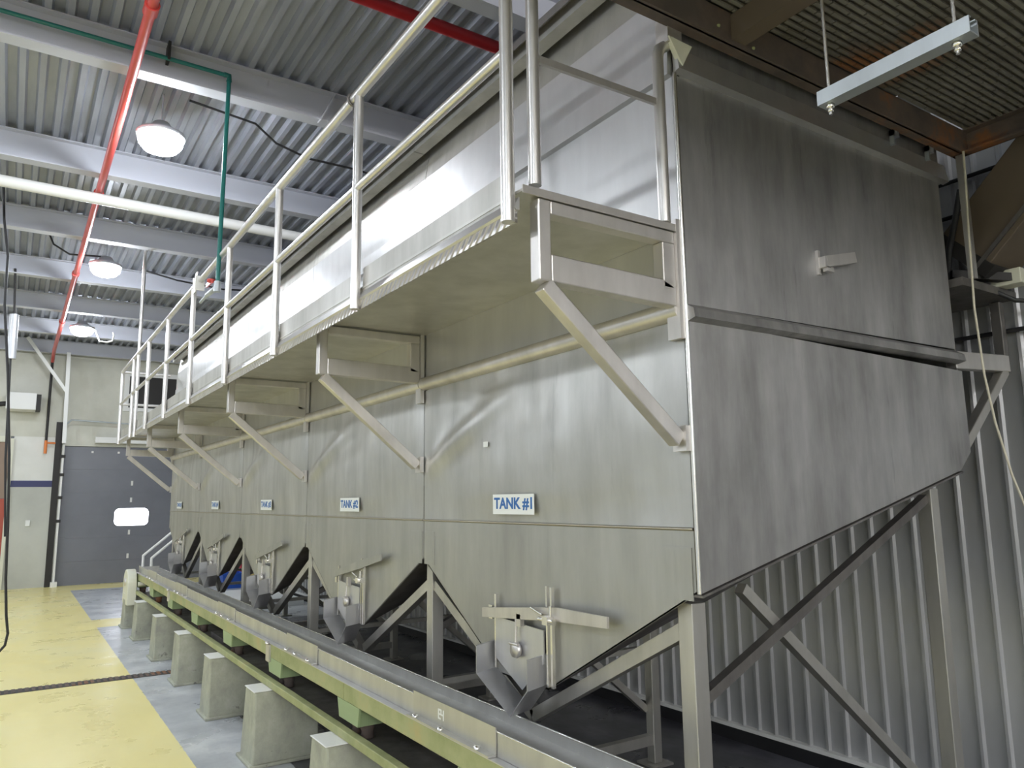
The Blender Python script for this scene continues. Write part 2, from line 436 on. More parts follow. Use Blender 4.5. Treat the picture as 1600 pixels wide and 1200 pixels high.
for x in (.82, -3.3, -7.4):  # assumed lamps, none seen, added for light beside and behind the camera
    for y in (-5.8, -1.7, 2.40, 6.5, 10.6, 14.7):
        if x > 0 and y > -5: continue
        lamp(x, y, 'assumed glowing round lamp added outside the picture, beside or behind the camera', 'assumed lamps beyond the picture edge')

# ------------------------------------------------------------------ tanks
XF, XR = 1.876, 3.70
Y0, PIT = 1.765, 1.95
SL = .252                                     # the hopper bottom rises this much per metre towards the back
ZC, ZB, ZO = -.105, -.31, -.765                # weld seam, hopper shoulder, outlet
ZT, ZL, ZM = 1.50, 1.84, 2.04                 # top band, lip start, rim
G = .003
def dent(y, z, a0):
    """buckled sheet: a crease running up from the bracket foot plus a soft pillow"""
    u, v = y - Y0, z
    px, pz = PIT - .06, .17                   # bracket foot at the far edge
    qx, qz = PIT - .95, .52
    dx, dz = qx - px, qz - pz; L = math.hypot(dx, dz)
    t = ((u - px) * dx + (v - pz) * dz) / L / L
    dd = ((u - px) * dz - (v - pz) * dx) / L
    fade = math.exp(-((t - .35) / .45) ** 2) if t > -.15 else math.exp(-((t - .35) / .45) ** 2) * max(0, 1 + (t + .15) * 8)
    cre = -.020 * math.exp(-(dd / .055) ** 2) * fade + .005 * math.exp(-((dd - .15) / .10) ** 2) * fade
    e = max(0, min(1, min(u, PIT - u) / .12)) * max(0, min(1, (v - ZC) / .12)) * max(0, min(1, (.60 - v) / .06))
    pil = -.012 * math.sin(math.pi * u / PIT) * math.sin(math.pi * max(0, min(1, (v - ZC) / .72)))
    wob = .005 * math.sin(3.1 * u + a0) * math.sin(5.0 * v + 2 * a0)
    return (1.3 * cre + 1.6 * pil + 1.8 * wob) * e
TW = dict(n1='TANK #1', n2='TANK #2', n3='TANK #3', n4='TANK #4', n5='TANK #5')
def make_tank(first, label):
    th = Thing('hopper_tank', label, 'tank', (XF, Y0, ZO), 'hopper tanks')
    ya, yb = Y0 + G, Y0 + PIT - G
    # front sheet between the seam and the stiffener, and plain sheet up to the top band
    th.part('front_panel', MB().grid(lambda u, v: (XF + dent(ya + u * (yb - ya), ZC + v * .735, 1.3), ya + u * (yb - ya), ZC + v * .735), 64, 36), M['tank'])
    th.part('stiffener_pipe', MB().tube([(XF - .006, ya, .636), (XF - .006, yb, .636)], .036, 14), M['frame'])
    up = MB().box(XF, XF + .006, ya, yb, .63, ZT)
    up.box(XF, XF + .006, ya, yb, ZT + .10, ZL)
    th.part('upper_panel', up, M['upper'])
    th.part('top_band', MB().poly([(XF - .022, ya, ZT), (XF + .004, ya, ZT - .006), (XF + .004, ya, ZT + .106), (XF - .018, ya, ZT + .10)], (0, yb - ya, 0)), M['upper'])
    lipm = MB().poly([(XF, ya, ZL), (XF + .030, ya, ZM), (XF + .036, ya, ZM), (XF + .006, ya, ZL)], (0, yb - ya, 0))
    lipm.box(XF - .075, XF - .01, ya, yb, ZM - .05, ZM - .035)
    lipm.box(XF - .075, XF - .069, ya, yb, ZM - .035, ZM + .01)
    th.part('rim', lipm, M['leg'])
    th.part('top_cover', MB().box(XF - .11, XR, ya, yb, ZM + .01, ZM + .018).box(XF - .11, XF - .104, ya, yb, ZM - .02, ZM + .01), M['dark_shade_steel'])
    # lower front: pointed hopper face
    yl, yr = Y0 + .83, Y0 + 1.19
    hop = [(ya, ZC), (ya, ZB), (yl, ZO), (yr, ZO), (yb, ZB), (yb, ZC)]
    th.part('hopper_face', MB().poly([(XF, y, z) for y, z in hop], (.006, 0, 0)), M['hopper'])
    th.part('weld_seam', MB().tube([(XF - .001, ya, ZC), (XF - .001, yb, ZC)], .006, 6), M['weld'])
    # sloping bottom plates, rear sheet
    r = SL * (XR - XF)
    bp = MB()
    XK = XF + 1.1; rk = SL * (XK - XF)
    for q in ([(XF, ya, ZB), (XF, yl, ZO), (XK, ya, ZB + rk)], [(XF, yr, ZO), (XF, yb, ZB), (XK, yb, ZB + rk)], [(XF, yl, ZO), (XF, yr, ZO), (XK, yb, ZB + rk), (XK, ya, ZB + rk)],
              [(XK, ya, ZB + rk), (XK, yb, ZB + rk), (XR, yb, ZB + r), (XR, ya, ZB + r)]):
        bp.poly(q, (0, 0, .006))
    th.part('hopper_bottom', bp, M['dark_shade_steel'])
    th.part('rear_panel', MB().box(XR - .006, XR, ya, yb, ZB + r, ZM), M['hopper'])
    # corner patches over the legs
    for a, b in ((ya + .012, ya + .15), (yb - .125, yb - .012)):
        th.part('corner_patch', MB().box(XF - .004, XF, a, b, -.335, -.165), M['hopper'])
    # slide gate
    gp = MB().poly([(XF - .028, Y0 + .82, -.53), (XF - .028, Y0 + .82, -.66), (XF - .028, Y0 + .98, -.79), (XF - .028, Y0 + 1.185, -.69), (XF - .028, Y0 + 1.185, -.515)], (.006, 0, 0))
    th.part('slide_gate', gp, M['spout'])
    gr = MB().bar((XF - .02, Y0 + 1.19, -.42), (XF - .02, Y0 + 1.19, -.735), .014, .012, (1, 0, 0))
    th.part('gate_guide', gr, M['shiny'])
    gr = MB().bar((XF - .022, Y0 + .765, -.355), (XF - .022, Y0 + .765, -.745), .012, .014, (1, 0, 0)).bar((XF - .022, Y0 + .795, -.352), (XF - .022, Y0 + .795, -.745), .010, .014, (1, 0, 0))
    th.part('gate_guide', gr, M['shiny'])
    if first:
        lv = MB().poly([(XF - .050, Y0 + 1.265, -.485), (XF - .050, Y0 + 1.265, -.525), (XF - .050, Y0 + .70, -.478), (XF - .050, Y0 + .395, -.465), (XF - .050, Y0 + .395, -.425), (XF - .050, Y0 + .70, -.425)], (.010, 0, 0))
    else:
        lv = MB().poly([(XF - .050, Y0 + 1.22, -.455), (XF - .050, Y0 + 1.22, -.495), (XF - .050, Y0 + .74, -.405), (XF - .050, Y0 + .46, -.345), (XF - .050, Y0 + .46, -.305), (XF - .050, Y0 + .74, -.355)], (.010, 0, 0))
    th.part('lever', lv, M['frame' if first else 'hopper'])
    ck = MB().box(XF - .085, XF - .040, Y0 + .715, Y0 + .75, -.492, -.46).tube([(XF - .07, Y0 + .69, -.475), (XF - .07, Y0 + .79, -.475)], .010, 8).tube([(XF - .065, Y0 + .72, -.42), (XF - .065, Y0 + .72, -.47)], .006, 6)
    ck.tube([(XF - .06, Y0 + .86, -.44), (XF - .06, Y0 + .78, -.46)], .006, 6)
    ck.box(XF - .03, XF, Y0 + 1.21, Y0 + 1.24, -.53, -.47)
    th.part('clamp', ck, M['shiny'])
    hk = MB().tube([(XF - .04, Y0 + 1.0, -.50), (XF - .045, Y0 + 1.0, -.60)], .006, 8).tube([(XF - .055, Y0 + .965, -.605), (XF - .055, Y0 + 1.03, -.605)], .006, 8)
    hk.lathe([(.001, -.012), (.030, -.012), (.034, .0), (.030, .010), (.001, .012)], (XF - .045, Y0 + .998, -.63), 14, 'x')
    hk.box(XF - .05, XF - .03, Y0 + .955, Y0 + .985, -.53, -.48)
    th.part('gate_handle', hk, M['frame'])
    # spout cheeks and trough bottom
    A, B, Z1, Z2, Z3 = Y0 + 1.222, Y0 + .83, -.625, -.742, -.865
    ym = Y0 + .955; D = .115
    sp = MB()
    def sheet(p, q):
        sp.poly([(XF, p[0], p[1]), (XF, q[0], q[1]), (XF - D, q[0] - .015, q[1] - .012), (XF - D, p[0] - .015, p[1] - .012)], (0, .004, .003))
    sheet((A, Z1), (A, Z2)); sheet((A, Z2), (ym, Z3)); sheet((B, Z1), (B, Z2)); sheet((B, Z2), (ym, Z3))
    th.part('spout', sp, M['spout'])
    return th
def seam_strip(th):
    pass
tk = []
t1 = make_tank(True, 'near stainless hopper tank on legs, with the bare end wall and a TANK #1 sticker'); tk.append(t1)
base2 = make_tank(False, 'second stainless hopper tank from the near end, with a TANK #2 sticker')
base2.o.location.y += PIT
tk.append(base2)
tlabels = ['third stainless hopper tank, with a small TANK #3 sticker, beyond tank 2', 'fourth stainless hopper tank, last but one towards the dock door', 'last stainless hopper tank at the dock door end of the row']
others = [copy_thing(base2.o, (0, PIT * (i + 1), 0), tlabels[i]) for i in range(3)]

# near end wall of tank 1
ye = Y0 - .004
end = MB()
end.poly([(XF, ye, ZT), (XF, ye, .655), (XR - .02, ye, .675), (XR - .02, ye, ZT)], (0, .006, 0))
end.box(XF + .03, XR, ye, ye + .006, ZT, 1.78)
t1.part('end_panel', end, M['endsh'])
end = MB()
rr = SL * (XR - XF)
cr = [(XR, .57), (XR + .004, ZB + rr + .04), (XR - .10, ZB + rr - .045)]
end.poly([(XF, ye - .012, .60), (XF, ye - .012, ZB), ] + [(x, ye - .012, z) for x, z in cr[::-1]] + [], (0, .012, 0))
t1.part('end_hopper_panel', end, M['endsh'])
t1.part('end_rib', MB().poly([(XF, ye, .655), (XF, ye - .040, .632), (XF, ye - .046, .600), (XF, ye - .012, .590), (XF, ye, .590)], (XR - .02 - XF, 0, .012)), M['endsh'])
t1.part('corner_weld', MB().tube([(XF - .002, ye - .008, ZB), (XF - .002, ye - .008, 1.5)], .008, 8), M['shiny'])
t1.part('end_band', MB().poly([(XF, ye, 1.505), (XF, ye - .03, 1.512), (XF, ye - .014, 1.60), (XF, ye, 1.61)], (XR - XF + .03, 0, 0)), M['upper'])
t1.part('corner_gusset', MB().poly([(XF - .05, ye - .036, 1.615), (XF + .065, ye - .036, 1.61), (XF + .02, ye - .03, 1.525)], (0, .02, 0)), M['cream'])
t1.part('corner_block', MB().box(XF - .05, XF + .02, ye - .03, ye + .03, 1.60, 1.70), M['frame'])
t1.part('hopper_edge_flange', MB().poly([(XF, ye - .02, ZB - .004), (XF, ye + .03, ZB - .004), (XR - .10, ye + .03, ZB + rr - .05), (XR - .10, ye - .02, ZB + rr - .05)], (0, 0, -.008)), M['dark_shade_steel'])
hk = MB().box(2.64, 2.655, ye - .012, ye, .875, .975).bar((2.66, ye - .03, .925), (2.86, ye - .03, .975), .022, .045).bar((2.655, ye - .03, .895), (2.70, ye - .03, .895), .02, .02).box(2.645, 2.68, ye - .04, ye, .90, .945)
t1.part('lock_hook', hk, M['brown' if False else 'frame'])
# far end wall of the last tank
fe = MB().poly([(XF, Y0 + PIT - .002, ZT), (XF, Y0 + PIT - .002, ZB), (XR, Y0 + PIT - .002, ZB + rr), (XR, Y0 + PIT - .002, ZT)], (0, .006, 0))
o = link(bpy.data.objects.new('end_panel', fe.mesh('end_panel', M['hopper'], (XF, Y0, ZO)))); o.parent = others[2]
# tanks' labels
offs = [2.807, 4.744, 6.68, 8.65, 10.72]
for i, (par, yc) in enumerate(zip([t1.o, base2.o] + others, offs)):
    loc = Vector((XF, Y0 + PIT * i, ZO))
    lm = MB().box(XF - .024, XF - .021, yc - .163, yc + .163, -.066, .022)
    o = link(bpy.data.objects.new('sticker', lm.mesh('sticker', M['label'], loc))); o.parent = par; o['label'] = 'white sticker reading TANK #%d in blue' % (i + 1)
    me = text_mesh('TANK #%d' % (i + 1), .303, .056, .03); me.materials.append(M['lblue'])
    t = link(bpy.data.objects.new('sticker_lettering', me)); t.parent = o
    # lettering faces -X: its own x runs along -Y
    t.matrix_local = Matrix.Translation(Vector((XF - .0246, yc, -.020)) - loc) @ Matrix(((0, 0, -1, 0), (-1, 0, 0, 0), (0, 1, 0, 0), (0, 0, 0, 1)))
t1.part('sticker', MB().box(XF - .022, XF - .018, 3.02, 3.055, .245, .27), M['label'])

# legs and braces, one frame per joint between tanks
flab = ['pair of square legs under the near end of the tank row, cross braced', 'square legs under the joint of the TANK #1 and TANK #2 hoppers', 'square legs under the joint of the TANK #2 and TANK #3 hoppers',
        'square legs under the joint of the third and fourth tanks', 'square legs under the joint of the two farthest tanks', 'square legs under the far end of the tank row']
for i in range(6):
    y = Y0 + PIT * i + (.095, 0, 0, 0, 0, -.095)[i]
    th = Thing('leg_frame', flab[i], 'support frame', (XF, y, FL), 'leg frames')
    xl, xr = 1.945, 3.50
    zt = ZB - (.045 if i in (0, 5) else .004)
    ztr = ZB + SL * (xr - XF) - (.075 if i in (0, 5) else .03)
    th.part('leg', MB().box(xl - .033, xl + .033, y - .033, y + .033, FL + .012, zt + .004), M['leg'], bevel=.003)
    th.part('leg', MB().box(xr - .033, xr + .033, y - .033, y + .033, FL + .012, ztr), M['leg'], bevel=.004)
    th.part('foot_plate', MB().box(xl - .08, xl + .08, y - .08, y + .08, FL, FL + .012), M['leg'])
    th.part('foot_plate', MB().box(xr - .08, xr + .08, y - .08, y + .08, FL, FL + .012), M['leg'])
    th.part('cross_brace', MB().bar((xl + .03, y, -.67), (xr - .03, y, -.02), .036, .036), M['dark_shade_steel'])  # this brace takes the steel with shade in its colour
    th.part('cross_brace', MB().bar((2.24, y + .038, -.33), (xr - .03, y + .038, -1.33), .040, .040), M['leg'])
    th.part('tie_bar', MB().bar((xl + .03, y, -1.50), (xr - .03, y, -1.50), .05, .06), M['leg'])
    if i: th.part('tie_bar', MB().bar((xl + .03, y, -.95), (xr - .03, y, -.95), .04, .03), M['leg'])
    for s in (-1, 1):
        if (i == 0 and s < 0) or (i == 5 and s > 0): continue
        th.part('knee_brace', MB().bar((xl, y + s * .03, -.445), (xl, y + s * .93, -.915), .045, .05), M['leg'])

# brackets that carry the walkway
blab = ['walkway bracket at the near corner, biggest and closest to the camera', 'walkway bracket between the TANK #1 and TANK #2 stickers', 'walkway bracket between the TANK #2 and TANK #3 stickers',
        'walkway bracket over the joint of the third and fourth tanks', 'walkway bracket last but one towards the dock door', 'walkway bracket seen against the dark dock door']
for i in range(6):
    y = Y0 + PIT * i + (.024 if i < 5 else -.05)
    b = Thing('walkway_bracket', blab[i], 'bracket', (1.30, y, .15), 'walkway brackets')
    xo, xi, hw = 1.272, 1.846, .024
    b.part('outer_post', MB().box(xo, xo + .046, y - hw, y + hw, .648, .905), M['frame'], bevel=.004)
    b.part('top_rail', MB().box(xo + .046, xi, y - hw, y + hw, .862, .905), M['frame'], bevel=.004)
    b.part('inner_post', MB().box(xi - .058, xi, y - hw, y + hw, .70, .862), M['frame'], bevel=.004)
    b.part('bottom_rail', MB().poly([(xo + .046, y - hw, .735), (xo + .046, y - hw, .648), (xi, y - hw, .640), (xi, y - hw, .705), (xi - .058, y - hw, .728)], (0, 2 * hw, 0)), M['frame'], bevel=.004)
    b.part('diagonal_strut', MB().bar((xo + .028, y, .640), (xi - .004, y, .186), .046, .052), M['frame'], bevel=.004)
    b.part('wall_plate', MB().box(xi, xi + .022, y - .035, y + .025, .53, .95), M['frame'])
    b.part('wall_plate', MB().box(xi, xi + .022, y - .035, y + .025, .15, .235), M['frame'])

# rear bracket and rear walkway (only its near end shows)
b = Thing('walkway_bracket', 'small dark bracket sticking out of the back of the near tank towards the ribbed wall', 'bracket', (XR, Y0, .25), 'walkway brackets')
b.part('bottom_rail', MB().bar((XR - .02, Y0 + .02, .625), (4.225, Y0 + .02, .655), .05, .085), M['frame'], bevel=.004)
b.part('outer_post', MB().box(4.18, 4.225, Y0 - .005, Y0 + .045, .69, .975), M['dark_shade_steel'], bevel=.004)
b.part('diagonal_strut', MB().bar((4.20, Y0 + .02, .62), (XR + .01, Y0 + .02, .22), .045, .05), M['leg'], bevel=.004)
w = MB().box(XR + .006, 4.245, Y0 - .06, Y0 + 9.6, .98, 1.02)
single('rear_walkway', w, M['dark_shade_steel'], 'dark walkway plate behind the tanks, along the ribbed wall', 'walkway')

# ------------------------------------------------------------------ front walkway
YA, YE = 1.76, 11.70
wk = Thing('walkway', 'long stainless walkway with a tread plate edge along the front of the tanks', 'walkway', (1.21, YA, .85))
dk = MB()
for i in range(5):
    a = YA + i * 1.985; dk.box(1.212, XF - .001, a + .002, min(a + 1.985, YE) - .002, .912, .922)
wk.part('deck_plate', dk, M['soffit'])
lp = MB()
for i in range(8):
    a = YA + .02 + i * 1.245; lp.box(1.204, 1.212, a + .01, a + 1.235, .820, .860)
wk.part('tread_edge', lp, M['tread'])
nz = MB()
for i in range(8):
    a = YA + .02 + i * 1.245
    nz.poly([(1.203, a + .004, .860), (1.197, a + .004, .866), (1.212, a + .004, .900), (1.216, a + .004, .900), (1.216, a + .004, .860)], (0, 1.237, 0))
wk.part('nosing', nz, M['upper'])
for i in range(8):
    a = YA + .05 + i * 1.245
    wk.part('toe_board', MB().box(1.214, 1.220, a + .03, a + 1.19, .898, 1.000).box(1.214, 1.236, a + .03, a + 1.19, 1.000, 1.005), M['leg'])
wk.part('end_plate', MB().box(1.21, XF - .026, YA - .004, YA, .905, .93), M['frame'])

gr = Thing('guard_rail', 'stainless tube guard rail along the outer edge of the tank walkway', 'guard rail', (1.19, YA, .82))
pY = [YA + .045, 3.02, 4.235, 5.44, 6.72, 7.96, 9.20, 10.45, 11.66]
RX = 1.188
for j, y in enumerate(pY):
    p = gr.part('post', MB().tube([(RX, y, .822), (RX, y, 1.812)], .0215, 14), M['tube'])
    gr.part('post_clip', MB().box(RX + .012, 1.2035 if False else 1.2035, y - .016, y + .016, .835, .985).box(RX + .0, 1.214, y + .022, y + .030, .83, .97), M['frame'])
gr.part('top_rail', MB().tube([(RX, YA + .03, 1.826), (RX, 11.66, 1.826)], .023, 14), M['tube'])
gr.part('mid_rail', MB().tube([(RX, YA + .045, 1.375), (RX, 11.66, 1.375)], .019, 14), M['tube'])
gr.part('end_rail', MB().tube([(RX, 11.66, 1.826), (1.80, 11.66, 1.826)], .02, 12).tube([(RX, 11.66, 1.375), (1.80, 11.66, 1.375)], .018, 12), M['tube'])
ge = Thing('end_gate_rail', 'stainless tube hoop closing the near end of the walkway', 'guard rail', (1.26, Y0, .93))
ge.part('post', MB().tube([(1.268, Y0 + .01, .945), (1.268, Y0 + .01, 1.79), (1.262, Y0 + .012, 1.83), (1.225, Y0 + .02, 1.862), (1.19, Y0 + .03, 1.87)], .0205, 14), M['tube'])
ge.part('post', MB().tube([(1.803, Y0 - .002, .93), (1.803, Y0 - .002, 1.545), (1.812, Y0 - .002, 1.575), (1.85, Y0 - .002, 1.605)], .021, 14), M['tube'])
ge.part('cross_bar', MB().bar((1.285, Y0 + .005, 1.365), (1.786, Y0 - .001, 1.368), .012, .024), M['frame'])
hp = MB().tube([(1.190, 10.07, .80), (1.190, 10.07, 3.13)], .021, 12)
single('tall_hanger_post', hp, M['tube'], 'tall white tube rising from the walkway edge up to a roof beam', 'post')
# chain hanging on the rail beside the second post
ch = MB()
for k in range(7):
    z = 1.80 - k * .030; cx = RX - .004 + .004 * (k % 2); yy = 3.07 - .004 * k
    ring = []
    for a in range(13):
        t = 2 * math.pi * a / 12; u, v = .008 * math.cos(t), .019 * math.sin(t)
        ring.append((cx + (u if k % 2 else 0), yy + (0 if k % 2 else u), z + v - .02))
    ch.tube(ring, .0028, 6, False)
ring = [(RX + .029 * math.cos(2 * math.pi * a / 16), 3.085, 1.826 + .029 * math.sin(2 * math.pi * a / 16)) for a in range(17)]
ch.tube(ring, .006, 8, False)
single('chain', ch, M['dark_shade_steel'], 'short dark chain looped over the top rail of the walkway', 'chain')
# white hook plate on the top rail
hk = MB().poly([(RX - .03, 6.64, 1.88), (RX - .03, 6.60, 1.74), (RX - .03, 6.50, 1.74), (RX - .03, 6.46, 1.90), (RX - .03, 6.52, 1.90), (RX - .03, 6.54, 1.80), (RX - .03, 6.59, 1.80), (RX - .03, 6.60, 1.88)], (.008, 0, 0))
hk.box(RX - .045, RX + .03, 6.44, 6.46, 1.74, 1.86)
single('hook_plate', hk, M['white'], 'white steel hook plate clipped on the top rail by the green pipe', 'hook')

# ------------------------------------------------------------------ conveyor
cv = Thing('conveyor', 'long low conveyor with a steel trough on a pale green beam under the spouts', 'conveyor', (1.55, 2.0, -1.02))
CY0, CY1 = 1.98, 11.75
NX, FX = 1.555, 1.815
tr = MB()
tr.box(NX, NX + .004, CY0, CY1, -.93, -.845).box(NX + .004, FX - .004, CY0, CY1, -.934, -.930).box(FX - .004, FX, CY0, CY1, -.93, -.885)
tr.box(NX + .004, FX, CY1 - .004, CY1, -.93, -.86)
cv.part('trough', tr, M['pan'])
cv.part('trough_edge', MB().tube([(NX + .002, CY0, -.845), (NX + .002, CY1, -.845)], .0035, 8).tube([(FX - .002, CY0, -.885), (FX - .002, CY1, -.885)], .0045, 8), M['shiny'])
bm_ = MB()
for k in range(5):
    a = CY0 + k * 1.954; bm_.box(NX - .030, NX - .002, a + .003, a + 1.951, -1.022, -.936)
cv.part('side_beam', bm_, M['gpaint'], bevel=.004)
cv.part('side_beam', MB().box(FX - .03, FX, CY0, CY1, -1.022, -.936), M['gpaint'])
cv.part('lip_flange', MB().box(NX - .036, NX, CY0, CY1, -.935, -.931), M['upper'])
for k, (a, b) in enumerate(((2.48, 3.16), (4.42, 5.0), (6.36, 6.94), (8.3, 8.9), (10.2, 10.8))):
    sp = MB().box(NX - .006, NX - .002, a, b, -.925, -.828).box(NX - .040, NX - .002, a, b, -.930, -.922)
    p = cv.part('splice_plate', sp, M['soffit'])
    bo = MB()
    for yy in (a + .10, (a + b) / 2 + .05, b - .06):
        cv.part('bolt', MB().lathe([(.001, .012), (.011, .012), (.013, 0)], (NX - .028, yy, -.922), 10), M['shiny'], parent=p)
    if k == 0:
        fh = MB(); x = NX - .0075; yc = 2.905; zt, zb = -.855, -.895; 
        fh.box(x, x + .003, yc + .016, yc + .022, zb, zt)
        for z in (zt - .003, (zt + zb) / 2, zb + .003): fh.box(x, x + .003, yc, yc + .018, z - .003, z + .003)
        fh.box(x, x + .003, yc - .006, yc, (zt + zb) / 2, zt).box(x, x + .003, yc - .026, yc - .020, zb, zt).box(x, x + .003, yc - .022, yc - .004, (zt + zb) / 2 - .003, (zt + zb) / 2 + .003)
        cv.part('painted_letters', fh, M['label'], parent=p, label='white painted letters on the side plate')
for k in range(8):
    y = 2.42 + k * 1.30
    br = MB().poly([(NX - .030, y, -1.022), (NX - .030, y + .30, -1.022), (NX - .024, y + .285, -1.118), (NX - .024, y + .03, -1.118)], (.012, 0, 0))
    br.poly([(NX - .018, y + .03, -1.022), (NX - .018, y + .03, -1.118), (FX - .02, y + .03, -1.118), (FX - .02, y + .03, -1.022)], (0, .012, 0))
    q = cv.part('hanger_bracket', br, M['gbrack'])
    iso = MB()
    for yy in (y + .08, y + .20):
        cv.part('rubber_mount', MB().lathe([(.001, 0), (.03, 0), (.038, -.02), (.03, -.04), (.034, -.068), (.001, -.072)], (NX + .05, yy, -1.118), 12), M['rust'], parent=q)
for y in (5.26, 9.1):
    cv.part('beam_clamp', MB().box(NX - .044, NX - .030, y, y + .07, -1.05, -.94).lathe([(.001, .014), (.014, .012), (.016, 0)], (NX - .045, y + .035, -.935), 10), M['frame'])
# base rails on the piers
for lab, x in (('pale green base rail along the front of the conveyor piers', 1.50), ('rear base rail of the conveyor, half hidden under the trough', 1.78)):
    b = MB().box(x, x + .045, 2.1, 11.6, -1.198, -1.154)
    single('base_rail', b, M['gpaint'] if x < 1.6 else M['dark_shade_steel'], lab, 'rail', 'conveyor base rails', bevel=.004)
pan = MB().box(1.545, 1.78, 2.1, 11.6, -1.196, -1.19)
single('base_plate', pan, M['dark_shade_steel'], 'dark steel plate lying between the conveyor base rails', 'plate')
# concrete piers
plab = ['concrete pier at the near end of the conveyor, cut off by the picture edge', 'chipped concrete pier nearest the camera with peeled white paint', 'second concrete pier from the camera', 'third concrete pier from the camera',
        'fourth concrete pier from the camera, where the floor drain ends', 'fifth concrete pier from the camera', 'sixth concrete pier from the camera, beside the round guard', 'farthest concrete pier, under the round cream guard']
for lb, y in zip(plab, (2.62, 3.93, 5.25, 6.54, 7.87, 9.2, 10.65, 11.75)):
    x0, x1 = 1.385, 1.815; b_, t_ = .155, .115
    pr = Thing('conveyor_pier', lb, 'concrete pier', (x0, y, FL), 'conveyor piers')
    q = MB(); zt = -1.205
    vs = [(x0, y - b_, FL), (x1, y - b_, FL), (x1, y + b_, FL), (x0, y + b_, FL), (x0 + .012, y - t_, zt), (x1, y - t_, zt), (x1, y + t_, zt), (x0 + .012, y + t_, zt)]
    q.add(vs, [(3, 2, 1, 0), (4, 5, 6, 7), (0, 1, 5, 4), (1, 2, 6, 5), (2, 3, 7, 6), (3, 0, 4, 7)])
    pr.part('pier_body', q, M['gpier'], bevel=.012)
    pr.part('cap', MB().box(x0 + .006, x1, y - t_ - .004, y + t_ + .004, zt, zt + .006), M['white'], bevel=.003)
    pr.part('footing', MB().box(x0 - .02, x1 + .02, y - b_ - .02, y + b_ + .02, FL, FL + .022), M['gpier'], bevel=.006)
# belt guard at the far end
gd = Thing('belt_guard', 'cream painted belt guard with a rounded top at the far end of the conveyor', 'guard', (1.42, 11.7, -1.2))
g_ = []
for a in range(0, 181, 15):
    t = math.radians(a); g_.append((1.395, 11.72 + .24 * math.cos(t), -1.10 + .22 * math.sin(t)))
g_ += [(1.395, 11.48, -1.34), (1.395, 11.96, -1.34)]
gd.part('cover', MB().poly(g_, (.115, 0, 0)), M['cream'], bevel=.012)
gd.part('hub', MB().lathe([(.001, -.014), (.05, -.014), (.055, 0)], (1.395, 11.72, -1.05), 16, 'x'), M['frame'])
gd.part('bearing', MB().tube([(1.51, 11.40, -1.06), (1.60, 11.40, -1.06)], .03, 14), M['cream'])
# small spring box under the far part of the beam
sb = MB().box(1.60, 1.78, 6.9, 7.4, -1.189, -1.145)
single('drip_tray', sb, M['dark_shade_steel'], 'shallow dark metal tray under the middle of the conveyor', 'tray')

# ------------------------------------------------------------------ mezzanine over the near end
mz = Thing('mezzanine', 'rusty steel mezzanine with plank grating overhead at the near end of the tanks', 'mezzanine', (.45, 1.70, 1.63))
MX0, MX1, MY0, MY1, MZ = .42, 3.84, -2.6, 1.735, 1.655  # unseen left and rear reach extended to shade the tank end wall
def chan(mb, p, q, inward):
    """C-channel lying along p->q with flanges pointing along inward"""
    p, q, w = Vector(p), Vector(q), Vector(inward)
    for z0, z1, a in ((0, .12, .008), (0, .010, .05), (.110, .12, .05)):
        v = [p + Vector((0, 0, z0)), q + Vector((0, 0, z0)), q + w * a + Vector((0, 0, z0)), p + w * a + Vector((0, 0, z0))]
        mb.poly(v, (0, 0, z1 - z0))
c = MB(); chan(c, (MX0, MY1 - .05, MZ), (MX1, MY1 - .05, MZ), (0, 1, 0)); c.box(MX0, MX1, MY1 - .06, MY1 - .05, MZ, MZ + .12)
mz.part('edge_channel', c, M['rust'])
c = MB(); chan(c, (MX1, MY0, MZ), (MX1, MY1, MZ), (-1, 0, 0)); mz.part('edge_channel', c, M['rust'])
for x in (2.10,):
    c = MB().box(x, x + .075, MY0, MY1 - .06, MZ + .012, MZ + .11) if x < 2.5 else MB().box(x, x + .02, MY0, MY1 - .06, MZ + .06, MZ + .11)
    mz.part('joist', c, M['brown' if x < 2.5 else 'rust'])
bars = MB(); y = MY1 - .075; r = 0
while y > MY0:
    x = MX0 + .02 + (r % 2) * .055
    while x < MX1 - .06:
        bars.box(x, min(x + .103, MX1 - .05), y - .016, y, MZ + .112, MZ + .120)
        x += .110
    y -= .031; r += 1
mz.part('grating', bars, M['grate'])
mz.part('light_block_plate', MB().box(MX0, MX1, MY0, MY1 - .06, MZ + .132, MZ + .14), M['plank'])  # solid plate added above the grating to block light
mz.part('corner_post', MB().box(MX1 - .045, MX1 - .015, MY1 - .045, MY1 - .015, 1.025, MZ), M['leg'])
cl = MB()
for x in (3.25, 3.55): cl.box(x, x + .012, MY1 - .01, MY1 + .01, MZ - .075, MZ - .004).box(x, x + .05, MY1 - .01, MY1 + .01, MZ - .03, MZ - .004)
mz.part('flange_clip', cl, M['galv'])
for x, z in ((2.03, .045), (2.14, .02), (2.22, .02)):
    mz.part('bolt', MB().lathe([(.001, -.008), (.006, -.007), (.007, 0)], (x, MY1 - .061, MZ + z), 8), M['gpaint'])
